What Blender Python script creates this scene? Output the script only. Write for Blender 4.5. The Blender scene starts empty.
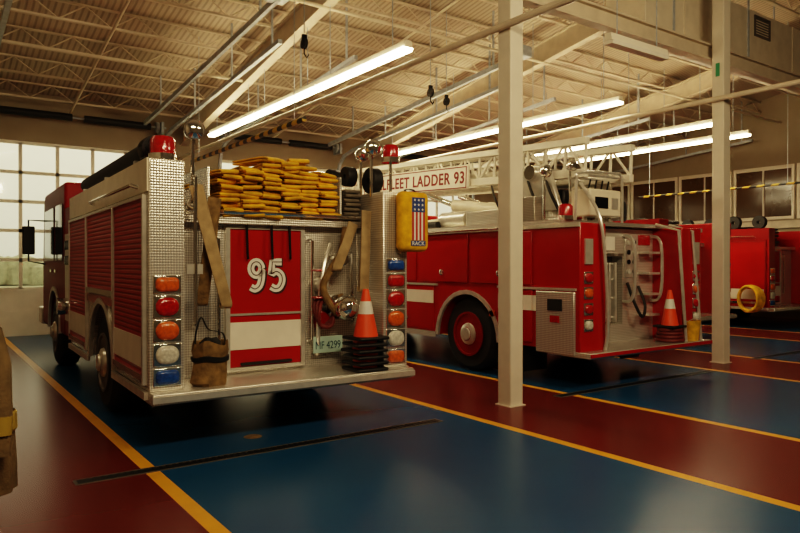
import bpy, bmesh, math, random
from mathutils import Vector, Matrix, noise
PI = math.pi
scn = bpy.context.scene
col = scn.collection
R = random.Random(11)

# ------------------------------------------------------------------ materials
def new_mat(name):
    m = bpy.data.materials.new(name); m.use_nodes = True
    nt = m.node_tree
    return m, nt, nt.nodes['Principled BSDF']

def mat(name, c, rough=.5, metal=0.0, var=.15, scale=5.0, bump=0.0, bscale=60.0, coat=0.0, emit=None, estr=0.0, spec=.5):
    m, nt, b = new_mat(name)
    tc = nt.nodes.new('ShaderNodeTexCoord')
    n = nt.nodes.new('ShaderNodeTexNoise'); n.inputs['Scale'].default_value = scale; n.inputs['Detail'].default_value = 4
    nt.links.new(tc.outputs['Object'], n.inputs['Vector'])
    mr = nt.nodes.new('ShaderNodeMapRange')
    mr.inputs['From Min'].default_value = .3; mr.inputs['From Max'].default_value = .7
    mr.inputs['To Min'].default_value = 1 - var; mr.inputs['To Max'].default_value = 1 + var * .6
    nt.links.new(n.outputs['Fac'], mr.inputs['Value'])
    mx = nt.nodes.new('ShaderNodeVectorMath'); mx.operation = 'SCALE'
    mx.inputs[0].default_value = c[:3]
    nt.links.new(mr.outputs['Result'], mx.inputs['Scale'])
    nt.links.new(mx.outputs['Vector'], b.inputs['Base Color'])
    b.inputs['Roughness'].default_value = rough; b.inputs['Metallic'].default_value = metal
    b.inputs['Specular IOR Level'].default_value = spec
    b.inputs['Coat Weight'].default_value = coat; b.inputs['Coat Roughness'].default_value = .08
    if bump:
        n2 = nt.nodes.new('ShaderNodeTexNoise'); n2.inputs['Scale'].default_value = bscale
        nt.links.new(tc.outputs['Object'], n2.inputs['Vector'])
        bp = nt.nodes.new('ShaderNodeBump'); bp.inputs['Strength'].default_value = bump; bp.inputs['Distance'].default_value = .01
        nt.links.new(n2.outputs['Fac'], bp.inputs['Height']); nt.links.new(bp.outputs['Normal'], b.inputs['Normal'])
    if emit:
        b.inputs['Emission Color'].default_value = (*emit, 1); b.inputs['Emission Strength'].default_value = estr
    return m

def tread_mat(name, c, k=290.0, metal=.65, rough=.25, lo=.55):
    m, nt, b = new_mat(name)
    tc = nt.nodes.new('ShaderNodeTexCoord')
    mp = nt.nodes.new('ShaderNodeVectorMath'); mp.operation = 'SCALE'; mp.inputs['Scale'].default_value = k
    nt.links.new(tc.outputs['Object'], mp.inputs[0])
    s = nt.nodes.new('ShaderNodeVectorMath'); s.operation = 'SINE'; nt.links.new(mp.outputs[0], s.inputs[0])
    d = nt.nodes.new('ShaderNodeVectorMath'); d.operation = 'DOT_PRODUCT'; d.inputs[1].default_value = (1, 1, 1)
    nt.links.new(s.outputs[0], d.inputs[0])
    mr = nt.nodes.new('ShaderNodeMapRange'); mr.inputs['From Min'].default_value = -1.5; mr.inputs['From Max'].default_value = 1.8
    mr.inputs['To Min'].default_value = lo; mr.inputs['To Max'].default_value = 1.1
    nt.links.new(d.outputs['Value'], mr.inputs['Value'])
    mx = nt.nodes.new('ShaderNodeVectorMath'); mx.operation = 'SCALE'; mx.inputs[0].default_value = c
    nt.links.new(mr.outputs['Result'], mx.inputs['Scale']); nt.links.new(mx.outputs[0], b.inputs['Base Color'])
    bp = nt.nodes.new('ShaderNodeBump'); bp.inputs['Strength'].default_value = .25; bp.inputs['Distance'].default_value = .003
    nt.links.new(d.outputs['Value'], bp.inputs['Height']); nt.links.new(bp.outputs['Normal'], b.inputs['Normal'])
    b.inputs['Metallic'].default_value = metal; b.inputs['Roughness'].default_value = rough
    return m

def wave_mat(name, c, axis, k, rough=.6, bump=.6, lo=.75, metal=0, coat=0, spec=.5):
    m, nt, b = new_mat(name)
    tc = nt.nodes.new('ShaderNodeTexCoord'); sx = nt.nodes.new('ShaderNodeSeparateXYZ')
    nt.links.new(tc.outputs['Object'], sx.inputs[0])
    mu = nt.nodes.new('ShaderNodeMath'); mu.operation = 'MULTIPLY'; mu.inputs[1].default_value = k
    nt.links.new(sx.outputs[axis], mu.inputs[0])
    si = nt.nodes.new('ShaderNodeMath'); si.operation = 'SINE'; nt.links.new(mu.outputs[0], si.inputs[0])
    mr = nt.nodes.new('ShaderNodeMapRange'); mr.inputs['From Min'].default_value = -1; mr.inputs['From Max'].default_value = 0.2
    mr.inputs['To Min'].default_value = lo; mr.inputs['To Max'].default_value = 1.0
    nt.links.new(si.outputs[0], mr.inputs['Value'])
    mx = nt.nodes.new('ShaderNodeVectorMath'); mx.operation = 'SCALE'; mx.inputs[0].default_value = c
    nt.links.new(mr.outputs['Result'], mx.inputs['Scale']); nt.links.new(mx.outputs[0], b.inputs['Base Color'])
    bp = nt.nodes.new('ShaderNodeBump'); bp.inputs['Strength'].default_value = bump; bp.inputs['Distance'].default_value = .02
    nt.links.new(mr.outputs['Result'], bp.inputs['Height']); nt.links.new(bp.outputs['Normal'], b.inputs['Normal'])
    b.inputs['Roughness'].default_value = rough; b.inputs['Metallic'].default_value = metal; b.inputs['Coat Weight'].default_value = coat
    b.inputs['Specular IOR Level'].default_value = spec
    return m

def hazard_mat(name, k=5.0):
    m, nt, b = new_mat(name)
    tc = nt.nodes.new('ShaderNodeTexCoord'); sx = nt.nodes.new('ShaderNodeSeparateXYZ'); nt.links.new(tc.outputs['Object'], sx.inputs[0])
    a = nt.nodes.new('ShaderNodeMath'); a.operation = 'ADD'; nt.links.new(sx.outputs[1], a.inputs[0]); nt.links.new(sx.outputs[2], a.inputs[1])
    mu = nt.nodes.new('ShaderNodeMath'); mu.operation = 'MULTIPLY'; mu.inputs[1].default_value = k; nt.links.new(a.outputs[0], mu.inputs[0])
    fr = nt.nodes.new('ShaderNodeMath'); fr.operation = 'FRACT'; nt.links.new(mu.outputs[0], fr.inputs[0])
    gt = nt.nodes.new('ShaderNodeMath'); gt.operation = 'GREATER_THAN'; gt.inputs[1].default_value = .5; nt.links.new(fr.outputs[0], gt.inputs[0])
    mx = nt.nodes.new('ShaderNodeMixRGB'); mx.inputs[1].default_value = (.02, .018, .015, 1); mx.inputs[2].default_value = (.5, .32, .03, 1)
    nt.links.new(gt.outputs[0], mx.inputs[0]); nt.links.new(mx.outputs[0], b.inputs['Base Color']); b.inputs['Roughness'].default_value = .5
    return m

def pane_mat(name, tint):
    m = bpy.data.materials.new(name); m.use_nodes = True; nt = m.node_tree
    nt.nodes.remove(nt.nodes['Principled BSDF'])
    out = nt.nodes['Material Output']
    t = nt.nodes.new('ShaderNodeBsdfTransparent'); t.inputs[0].default_value = (*tint, 1)
    g = nt.nodes.new('ShaderNodeBsdfGlossy'); g.inputs['Roughness'].default_value = .05
    n = nt.nodes.new('ShaderNodeTexNoise'); n.inputs['Scale'].default_value = 3
    mr = nt.nodes.new('ShaderNodeMapRange'); mr.inputs['To Min'].default_value = .03; mr.inputs['To Max'].default_value = .1
    nt.links.new(n.outputs['Fac'], mr.inputs['Value'])
    mx = nt.nodes.new('ShaderNodeMixShader'); nt.links.new(mr.outputs[0], mx.inputs[0])
    nt.links.new(t.outputs[0], mx.inputs[1]); nt.links.new(g.outputs[0], mx.inputs[2]); nt.links.new(mx.outputs[0], out.inputs['Surface'])
    return m

M = dict(
    blue=mat('blue_epoxy', (.013, .080, .185), .27, var=.08, scale=.8, spec=.25),
    redfloor=mat('red_epoxy', (.130, .018, .013), .27, var=.08, scale=.8, spec=.25),
    line=mat('yellow_line_paint', (.76, .37, .02), .35, var=.1),
    wall=mat('cream_wall', (.34, .28, .20), .7, var=.08, scale=2),
    wallblock=mat('painted_block_wall', (.34, .28, .20), .65, var=.1, scale=2, bump=.15, bscale=14),
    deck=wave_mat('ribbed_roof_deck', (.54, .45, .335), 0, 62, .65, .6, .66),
    steel=mat('cream_steel_paint', (.62, .53, .41), .5, var=.12),
    column=mat('white_column_paint', (.72, .65, .54), .4, var=.06),
    duct=mat('cream_duct_paint', (.68, .60, .48), .5, var=.1),
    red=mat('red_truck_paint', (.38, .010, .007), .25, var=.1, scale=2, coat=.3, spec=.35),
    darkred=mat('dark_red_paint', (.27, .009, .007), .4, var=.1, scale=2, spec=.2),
    shutter=wave_mat('red_slatted_shutter', (.42, .012, .008), 2, 150, .38, .4, .5, spec=.3),
    white=mat('white_stripe_paint', (.78, .73, .63), .4, var=.08),
    cream=mat('cream_gloss_paint', (.76, .68, .54), .4, var=.1),
    doorpaint=mat('pale_door_paint', (.90, .85, .73), .5, var=.06),
    ladderwhite=mat('white_ladder_paint', (.80, .75, .64), .4, var=.08),
    tread=tread_mat('diamond_plate', (.86, .82, .74)),
    treaddark=tread_mat('worn_diamond_plate', (.5, .46, .40)),
    alu=mat('brushed_aluminium', (.74, .71, .64), .28, .6, var=.12, scale=12),
    rimgrey=mat('dull_wheel_steel', (.17, .15, .13), .45, .4, var=.2, scale=8),
    chrome=mat('chrome', (.86, .85, .81), .09, .95, var=.05),
    black=mat('black_rubber', (.012, .011, .010), .55, var=.3, bump=.2, bscale=40),
    blackgloss=mat('black_gloss', (.010, .010, .011), .2, var=.2),
    tyre=mat('tyre_rubber', (.016, .015, .014), .7, var=.3, bump=.3, bscale=50),
    frame=mat('chassis_black', (.012, .011, .010), .6, var=.3),
    glass=mat('dark_tinted_glass', (.008, .008, .009), .06, var=.1),
    redlens=mat('red_lens', (.40, .010, .007), .10, var=.3, scale=40, coat=.6, bump=.3, bscale=80),
    amber=mat('amber_lens', (.62, .12, .012), .10, var=.3, scale=40, coat=.6, bump=.3, bscale=80),
    bluelens=mat('blue_lens', (.02, .08, .30), .10, var=.3, scale=40, coat=.6, bump=.3, bscale=80),
    clear=mat('clear_lens', (.6, .58, .5), .10, var=.3, scale=40, coat=.6, bump=.3, bscale=80),
    yellowhose=mat('yellow_hose_jacket', (.74, .42, .014), .75, var=.4, scale=9, bump=.35, bscale=150),
    tanhose=mat('tan_hose_jacket', (.38, .27, .14), .8, var=.3, scale=10, bump=.3, bscale=150),
    greyhose=mat('grey_hose_jacket', (.2, .17, .13), .8, var=.3, scale=10, bump=.3, bscale=150),
    redhose=mat('dull_red_hose', (.16, .018, .012), .6, var=.3, bump=.2),
    orange=mat('cone_orange', (.80, .085, .012), .45, var=.1),
    bandw=mat('reflective_white', (.75, .72, .66), .3, var=.08),
    canvas=mat('brown_canvas', (.22, .135, .05), .85, var=.45, scale=14, bump=.6, bscale=30),
    yellowbag=mat('yellow_bag_fabric', (.70, .38, .02), .9, var=.3, scale=12, bump=.6, bscale=14, spec=.2),
    flagblue=mat('flag_blue', (.03, .06, .2), .7, var=.1), flagred=mat('flag_red', (.45, .03, .02), .7, var=.1),
    flagwhite=mat('flag_white', (.80, .77, .70), .7, var=.08),
    plate=mat('pale_green_plate', (.42, .58, .52), .4, var=.08), plateink=mat('plate_ink', (.02, .06, .1), .5),
    lamp=mat('lit_diffuser', (.9, .85, .7), .5, var=.02, emit=(1.0, .82, .50), estr=34.0),
    lampoff=mat('unlit_diffuser', (.85, .80, .70), .4, var=.04),
    hous=mat('fixture_white', (.80, .74, .62), .4, var=.05),
    hazard=hazard_mat('hazard_stripes', 3.2),
    galv=mat('galvanised_steel', (.46, .50, .55), .4, .3, var=.2, scale=10),
    pane=pane_mat('door_pane', (.98, .97, .93)),
    officeglass=mat('warm_office_glass', (.035, .018, .008), .12, var=.6, scale=.9, emit=(.5, .2, .05), estr=.04),
    coat=mat('tan_turnout_cloth', (.15, .10, .045), .9, var=.4, scale=9, bump=.5, bscale=60),
    coatband=mat('yellow_reflective_tape', (.36, .25, .04), .5, var=.2),
    grate=mat('black_iron_grate', (.010, .010, .010), .5, var=.3),
    pipe=mat('cream_pipe', (.64, .55, .43), .4, var=.1),
    green=mat('green_tag', (.05, .3, .14), .5),
    shadowink=mat('dark_letter_shadow', (.04, .006, .005), .5),
    signletter=mat('dark_red_lettering', (.22, .012, .01), .4),
    outside=mat('grey_green_outside', (.30, .32, .23), .9, var=.25, scale=.3),
    trees=mat('distant_foliage', (.30, .31, .22), .9, var=.3, scale=2, bump=.8, bscale=4),
)

# ------------------------------------------------------------------ mesh helpers
class MB:
    def __init__(s): s.bm = bmesh.new()
    def face(s, vs):
        try: s.bm.faces.new(vs)
        except ValueError: pass
    def box(s, x0, x1, y0, y1, z0, z1, T=None):
        cs = [(x0,y0,z0),(x1,y0,z0),(x1,y1,z0),(x0,y1,z0),(x0,y0,z1),(x1,y0,z1),(x1,y1,z1),(x0,y1,z1)]
        v = [s.bm.verts.new((T @ Vector(c)) if T else c) for c in cs]
        for f in ((0,3,2,1),(4,5,6,7),(0,1,5,4),(1,2,6,5),(2,3,7,6),(3,0,4,7)): s.face([v[i] for i in f])
        return s
    def quad(s, pts):
        s.face([s.bm.verts.new(p) for p in pts]); return s
    def prism(s, poly, axis, a0, a1):
        def P(p, a):
            return {'x': (a, p[0], p[1]), 'y': (p[0], a, p[1]), 'z': (p[0], p[1], a)}[axis]
        A = [s.bm.verts.new(P(p, a0)) for p in poly]; B = [s.bm.verts.new(P(p, a1)) for p in poly]
        n = len(poly)
        s.face(A); s.face(B[::-1])
        for i in range(n): s.face([A[i], B[i], B[(i+1) % n], A[(i+1) % n]])
        return s
    def sweep(s, path, prof, side=None, closed=False, cap=True):
        path = [Vector(p) for p in path]; n = len(path); rings = []; prev = None
        for i, p in enumerate(path):
            if closed: t = path[(i+1) % n] - path[i-1]
            else: t = path[min(i+1, n-1)] - path[max(i-1, 0)]
            t.normalize()
            if side is not None: sv = Vector(side)
            elif prev is None: sv = Vector((0,0,1)) if abs(t.z) < .9 else Vector((1,0,0))
            else: sv = prev
            sv = sv - t * sv.dot(t)
            if sv.length < 1e-5: sv = t.orthogonal()
            sv.normalize(); prev = sv; nv = t.cross(sv)
            rings.append([s.bm.verts.new(p + sv*a + nv*b) for a, b in prof])
        m = len(prof)
        for i in range(n if closed else n-1):
            a, b = rings[i], rings[(i+1) % n]
            for j in range(m): s.face([a[j], a[(j+1) % m], b[(j+1) % m], b[j]])
        if cap and not closed: s.face(rings[0][::-1]); s.face(rings[-1])
        return s
    def tube(s, path, r, n=8, closed=False):
        return s.sweep(path, [(r*math.cos(2*PI*i/n), r*math.sin(2*PI*i/n)) for i in range(n)], None, closed)
    def ribbon(s, path, w, t, side, closed=False):
        return s.sweep(path, [(-w/2,-t*.3),(-w*.42,-t/2),(w*.42,-t/2),(w/2,-t*.3),(w/2,t*.3),(w*.42,t/2),(-w*.42,t/2),(-w/2,t*.3)], side, closed)
    def cyl(s, p0, p1, r0, r1=None, n=16):
        r1 = r0 if r1 is None else r1
        p0, p1 = Vector(p0), Vector(p1); t = (p1-p0).normalized(); a = t.orthogonal().normalized(); b = t.cross(a)
        A = [s.bm.verts.new(p0 + (a*math.cos(2*PI*i/n) + b*math.sin(2*PI*i/n))*r0) for i in range(n)]
        B = [s.bm.verts.new(p1 + (a*math.cos(2*PI*i/n) + b*math.sin(2*PI*i/n))*r1) for i in range(n)]
        for i in range(n): s.face([A[i], A[(i+1) % n], B[(i+1) % n], B[i]])
        s.face(A[::-1]); s.face(B); return s
    def lathe(s, prof, n=24, T=None, sx=1, sy=1, closed=False, wob=0):
        T = T or Matrix(); rings = []
        for r, z in prof:
            if r < 1e-6: rings.append([s.bm.verts.new(T @ Vector((0,0,z)))])
            else:
                ring = []
                for i in range(n):
                    a = 2*PI*i/n
                    k = 1 + wob*noise.noise(Vector((math.cos(a)*1.6, math.sin(a)*1.6, z*9)))
                    dz = wob*.12*noise.noise(Vector((math.cos(a)*1.3+5, math.sin(a)*1.3, z*3))) if wob and z > .05 else 0
                    ring.append(s.bm.verts.new(T @ Vector((r*k*sx*math.cos(a), r*k*sy*math.sin(a), z+dz))))
                rings.append(ring)
        pr = list(zip(rings, rings[1:])) + ([(rings[-1], rings[0])] if closed else [])
        for a, b in pr:
            if len(a) == 1 and len(b) == 1: continue
            for i in range(n):
                if len(a) == 1: s.face([a[0], b[(i+1) % n], b[i]])
                elif len(b) == 1: s.face([a[i], a[(i+1) % n], b[0]])
                else: s.face([a[i], a[(i+1) % n], b[(i+1) % n], b[i]])
        if not closed:
            if len(rings[0]) > 1: s.face(rings[0][::-1])
            if len(rings[-1]) > 1: s.face(rings[-1])
        return s
    def build(s, name, m, parent=None, loc=(0,0,0), rotz=0, bevel=0, ang=35, seg=2):
        bmesh.ops.recalc_face_normals(s.bm, faces=s.bm.faces)
        me = bpy.data.meshes.new(name); s.bm.to_mesh(me); s.bm.free()
        for x in (m if isinstance(m, (list, tuple)) else [m]): me.materials.append(x)
        for p in me.polygons: p.use_smooth = True
        me.set_sharp_from_angle(angle=math.radians(ang))
        o = bpy.data.objects.new(name, me); col.objects.link(o)
        o.location = loc; o.rotation_euler = (0,0,rotz)
        if parent: o.parent = parent
        if bevel:
            b = o.modifiers.new('bevel', 'BEVEL'); b.width = bevel; b.segments = seg; b.limit_method = 'ANGLE'; b.angle_limit = math.radians(50)
        return o
def box(*a): return MB().box(*a)
def smooth(pts, n=6):
    pts = [Vector(p) for p in pts]; out = []
    for i in range(len(pts)-1):
        p0, p1, p2, p3 = pts[max(i-1,0)], pts[i], pts[i+1], pts[min(i+2,len(pts)-1)]
        for k in range(n):
            t = k/n
            out.append(.5*((2*p1)+(p2-p0)*t+(2*p0-5*p1+4*p2-p3)*t*t+(3*p1-p0-3*p2+p3)*t**3))
    return out + [pts[-1]]

def thing(name, label, cat, loc=(0,0,0), rotz=0, group=None):
    o = bpy.data.objects.new(name, None); col.objects.link(o); o.empty_display_size = .1
    o.location = loc; o.rotation_euler = (0,0,rotz); o['label'] = label; o['category'] = cat
    if group: o['group'] = group
    return o
def tag(o, label, cat, group=None):
    o['label'] = label; o['category'] = cat
    if group: o['group'] = group
    return o
def struct(o): o['kind'] = 'structure'; return o
def dup(root, loc, rotz=None, label=None):
    r = root.copy(); col.objects.link(r); r.location = loc
    if rotz is not None: r.rotation_euler = (0,0,rotz)
    if label: r['label'] = label
    for ch in list(root.children):
        c = ch.copy(); col.objects.link(c); c.parent = r
        for g in list(ch.children):
            d = g.copy(); col.objects.link(d); d.parent = c
    return r
def text(name, body, w, h, loc, rot, m, parent, ext=.004, bold=0.0, sp=1.0):
    cu = bpy.data.curves.new(name, 'FONT'); cu.body = body; cu.extrude = ext; cu.offset = bold; cu.align_x = 'CENTER'; cu.space_character = sp
    t = bpy.data.objects.new('tmp', cu); col.objects.link(t)
    bpy.context.view_layer.update()
    me = bpy.data.meshes.new_from_object(t.evaluated_get(bpy.context.evaluated_depsgraph_get()))
    bpy.data.objects.remove(t)
    xs = [v.co.x for v in me.vertices]; ys = [v.co.y for v in me.vertices]
    cx, cy = (min(xs)+max(xs))/2, (min(ys)+max(ys))/2; kx, ky = w/(max(xs)-min(xs)), h/(max(ys)-min(ys))
    for v in me.vertices: v.co = Vector(((v.co.x-cx)*kx, (v.co.y-cy)*ky, v.co.z))
    me.name = name; me.materials.clear(); me.materials.append(m)
    o = bpy.data.objects.new(name, me); col.objects.link(o); o.parent = parent; o.location = loc; o.rotation_euler = rot
    return o
REAR = (PI/2, 0, 0); LEFT = (PI/2, 0, -PI/2)
RX = Matrix.Rotation(PI/2, 4, 'Y')
RYm = Matrix.Rotation(PI/2, 4, 'X')
def tr(x, y, z): return Matrix.Translation((x, y, z))

# ------------------------------------------------------------------ room
XR, YF = 19.5, 16.0
def zr(y): return 5.1 + .165*(YF - y)
bounds = [(-1.5,-.72,0),(-.72,-.62,2),(-.62,1.31,1),(1.31,1.41,2),(1.41,4.34,0),(4.34,4.44,2),(4.44,6.04,1),(6.04,6.14,2),
          (6.14,9.09,0),(9.09,9.19,2),(9.19,10.8,1),(10.8,10.9,2),(10.9,13.9,0),(13.9,14.0,2),(14.0,15.6,1),(15.6,15.7,2),(15.7,18.7,0),(18.7,XR+.2,1)]
fb = MB()
for a, b, k in bounds: fb.quad([(a,-3,0),(b,-3,0),(b,YF+.2,0),(a,YF+.2,0)])
fl = fb.build('floor', [M['blue'], M['redfloor'], M['line']]); struct(fl)
for p, (a, b, k) in zip(fl.data.polygons, bounds): p.material_index = k
for p in fl.data.polygons: p.use_smooth = False

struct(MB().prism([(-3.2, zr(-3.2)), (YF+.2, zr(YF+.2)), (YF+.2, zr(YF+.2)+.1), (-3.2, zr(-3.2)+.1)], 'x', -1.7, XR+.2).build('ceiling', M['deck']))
struct(box(-1.7,-1.5,-3,YF+.2,0,8.3).build('wall_left', M['wallblock']))
struct(box(-1.7,XR+.2,-3.2,-3,0,8.3).build('wall_back', M['wallblock']))
doors = [(1.0,4.5),(6.0,9.2),(10.9,14.1),(15.7,18.9)]
DT = 4.08
w = MB(); x = -1.7
for a, b in doors:
    w.box(x, a, YF, YF+.2, 0, DT); x = b
w.box(x, XR+.2, YF, YF+.2, 0, DT); w.box(-1.7, XR+.2, YF, YF+.2, DT, 5.2)
struct(w.build('wall_front', M['wall']))
struct(box(XR, XR+.2, -3, YF, 0, 8.3).build('wall_right', M['wall']))
wins = [(5.2+1.75*i, 5.2+1.75*i+1.68) for i in range(6)]
for i, (a, b) in enumerate(wins):
    f = MB()
    f.box(XR-.06, XR, a, b, 4.15, 4.25).box(XR-.06, XR, a, b, 2.75, 2.83).box(XR-.06, XR, a, a+.07, 2.83, 4.15).box(XR-.06, XR, b-.07, b, 2.83, 4.15)
    f.box(XR-.05, XR, (a+b)/2-.02, (a+b)/2+.02, 2.83, 4.15)
    fo = struct(f.build('window_%d' % (i+1), M['column']))
    box(XR-.02, XR-.005, a+.07, b-.07, 2.83, 4.15).build('pane', M['officeglass'], fo)
struct(box(XR-.1, XR, -3, YF, 2.5, 2.7).build('trim_1', M['steel']))
for i, (a, b) in enumerate(doors):
    f = MB(); n = 5; wv = (b-a)/n
    rows = [.98, 1.59, 2.20, 2.81, 3.42, 4.04]
    f.box(a, b, YF+.03, YF+.08, 0, rows[0])
    for r in rows: f.box(a, b, YF+.03, YF+.06, r-.035, r+.035)
    f.box(a, b, YF+.02, YF+.03, 0, .06).box(a, b, YF+.02, YF+.03, .46, .52).box(a, b, YF+.02, YF+.03, .92, rows[0])
    for k in range(n+1):
        xx = a + wv*k; f.box(max(a, xx-.035), min(b, xx+.035), YF+.03, YF+.06, rows[0], rows[-1])
    d = struct(f.build('door_%d' % (i+1), M['doorpaint']))
    for k in range(n):
        for q in range(5):
            box(a+wv*k+.035, a+wv*(k+1)-.035, YF+.042, YF+.05, rows[q]+.035, rows[q+1]-.035).build('pane', M['pane'], d)
    ds = ['yellow-hose engine bay', 'ladder truck bay', 'third bay', 'rightmost bay'][i]
    t = thing('torsion_spring', 'dark torsion spring shaft above the overhead door of the ' + ds, 'door spring', ((a+b)/2, YF-.29, 4.62))
    h = (b-a)/2
    MB().cyl((-h-.1,0,0),(h+.1,0,0),.022,n=8).build('shaft', M['galv'], t)
    for s in (-1, 1):
        MB().cyl((s*.12,0,0),(s*(h-.25),0,0),.075,n=12).build('spring', M['black'], t)
        MB().lathe([(.1,-.04),(.12,-.03),(.12,.03),(.1,.04)],16,tr(s*(h-.1),0,0)@RX).build('cable_drum', M['galv'], t)
        box(s*h-.03, s*h+.03, -.1, .28, -.15, .12).build('bracket', M['galv'], t)
    for s, xx in ((-1, a-.06), (1, b+.06)):
        p = [(xx,YF-.12,0),(xx,YF-.12,3.9),(xx,YF-.2,4.2),(xx,YF-.45,4.4),(xx,YF-.9,4.5),(xx,9.6,4.5+.085*(YF-.9-9.6))]
        tk = thing('door_track', 'grey steel overhead door track on the %s side of the %s' % ('left' if s < 0 else 'right', ds), 'door track', (xx, YF-.12, 0))
        q = [(0, c[1]-(YF-.12), c[2]) for c in p]
        MB().sweep(q, [(-.035,-.035),(.035,-.035),(.035,.035),(-.035,.035)], (1,0,0)).build('rail', M['galv'], tk)
        for yy in (13.6, 11.6, 9.9):
            z0 = 4.5+.085*(YF-.9-yy)
            box(-.015,.015,yy-YF+.12-.015,yy-YF+.12+.015,z0,zr(yy)).build('hanger', M['galv'], tk)
for xx, nm in ((4.05,'yellow-hose engine bay'),(8.7,'ladder truck bay')):
    p = [Vector((0,15.4-12.2,4.62-4.9)), Vector((0,8.6-12.2,5.2-4.9))]
    t = thing('opener_rail', 'grey diagonal door opener rail beside the track of the ' + nm, 'opener rail', (xx, 12.2, 4.9))
    MB().sweep(p, [(-.03,-.045),(.03,-.045),(.03,.045),(-.03,.045)], (1,0,0)).build('rail', M['galv'], t)
    box(-.14,.14,8.35-12.2,8.75-12.2,.26,.46).build('motor_box', M['galv'], t, bevel=.02)
    for yy in (14.2, 9.2): box(-.015,.015,yy-12.2-.015,yy-12.2+.015,4.62+.0853*(15.4-yy)-4.9,zr(yy)-4.9).build('hanger', M['galv'], t)

# roof structure
for i, (xx, nm) in enumerate([(0.0,'leftmost column line'),(5.1,'nearest white column'),(10.0,'second white column'),(14.9,'third bay line')]):
    b = MB()
    for zz0, zz1, hw in ((-.78,-.75,.085),(-.75,-.39,.018),(-.39,-.36,.085)):
        b.prism([(-3, zr(-3)+zz0), (YF, zr(YF)+zz0), (YF, zr(YF)+zz1), (-3, zr(-3)+zz1)], 'x', xx-hw, xx+hw)
    tag(b.build('roof_beam', M['steel']), 'deep cream sloping roof beam above the ' + nm, 'beam')
y = 15.4
while y > 2.0:
    b = MB(); z1 = zr(y)-.03; z0 = z1-.32
    b.box(-1.5, XR, y-.03, y+.03, z1-.03, z1).box(-1.5, XR, y-.035, y+.035, z0, z0+.035)
    xx = -1.4; up = False; pts = []
    while xx < XR:
        pts.append((xx, 0, (z1-.02) if up else (z0+.02))); xx += .40; up = not up
    for p, q in zip(pts, pts[1:]): b.tube([(p[0],y,p[2]),(q[0],y,q[2])], .012, 4)
    tag(b.build('roof_joist', M['steel']), 'cream open-web steel joist crossing under the roof deck', 'roof joist', 'roof joists under the deck')
    y -= 1.15
def colm(xx, yy, label):
    t = thing('steel_column', label, 'column', (xx, yy, 0))
    box(-.095,.095,-.095,.095,0,zr(yy)-.82).build('shaft', M['column'], t, bevel=.012)
    box(-.115,.115,-.115,.115,0,.01).build('base_plate', M['column'], t)
    return t
colm(5.12, 5.15, 'white square steel column between the engine with yellow hose and ladder truck')
c2 = colm(9.95, 5.51, 'white square steel column right of the ladder truck')
box(-.105,-.097,-.03,.03,4.35,4.55).build('tag', M['green'], c2)
g = MB()
for z0, z1, hw in ((4.64,4.67,.08),(4.67,4.86,.018),(4.86,4.89,.08)): g.box(3.0, XR, 5.72-hw, 5.72+hw, z0, z1)
tag(g.build('cross_girder', M['steel']), 'cream steel girder spanning across just behind the white columns', 'girder')
dk = thing('air_duct', 'large cream rectangular air duct below the roof at upper right', 'duct', (11.5, 6.2, 5.02))
box(-2.9,3.4,-.3,.4,0,.85).build('casing', M['duct'], dk, bevel=.01)
for xx in (-1.9,-.6,1.6,2.6): box(xx-.02,xx+.02,-.315,-.3,0,.85).build('seam', M['duct'], dk)
g = MB(); g.box(.2,.75,-.32,-.3,.42,.46).box(.2,.75,-.32,-.3,.74,.78).box(.2,.24,-.32,-.3,.46,.74).box(.71,.75,-.32,-.3,.46,.74)
for k in range(6): g.box(.24,.71,-.315,-.3,.49+k*.045,.505+k*.045)
g.build('grille', M['rimgrey'], dk)
for xx in (-2.2, 0, 2.4):
    box(xx-.02,xx+.02,-.32,-.3,.0,zr(5.9)-5.02).build('hanger', M['galv'], dk)
    box(xx-.02,xx+.02,.4,.42,.0,zr(6.6)-5.02).build('hanger', M['galv'], dk)
def pipe(path, r, label, name='overhead_pipe'):
    o = Vector(path[0]); tag(MB().tube([Vector(p)-o for p in path], r, 10).build(name, M['pipe'], loc=o), label, 'pipe')
pipe([(4.985,2.0,4.0),(4.985,15.95,4.0)], .04, 'cream pipe running level past the nearest white column')
pipe([(9.815,2.5,4.0),(9.815,15.95,4.0)], .04, 'cream pipe running level past the second white column')
pipe([(-1.5,12.2,5.0),(5.0,12.2,5.0)], .03, 'thin cream conduit crossing the ceiling at upper left', 'conduit')
pipe([(-1.5,9.1,5.45),(XR,9.1,5.45)], .03, 'thin cream conduit crossing the whole ceiling', 'conduit')
pipe([(2.6,3.0,zr(3)-.42),(2.6,15.8,zr(15.8)-.42)], .025, 'thin cream conduit following the roof slope over the engine with yellow hose', 'conduit')
pipe([(7.3,3.0,zr(3)-.42),(7.3,15.8,zr(15.8)-.42)], .025, 'thin cream conduit following the roof slope over the ladder truck', 'conduit')
def striped(xx, y0, y1, z, r, label):
    t = thing('striped_bar', label, 'hanging bar', (xx, y0, z))
    MB().cyl((0,0,0),(0,y1-y0,0),r,n=10).build('bar', M['hazard'], t)
    for yy in (.3, y1-y0-.3): MB().tube([(0,yy,0),(0,yy,zr(y0+yy)-z)], .006, 5).build('hanger', M['galv'], t)
striped(4.2, 8.1, 12.6, 3.45, .035, 'yellow and black striped bar hung above the engine with yellow hose')
striped(14.9, 6.5, 10.4, 3.2, .026, 'yellow and black striped bar hung on the right by the office windows')
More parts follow.
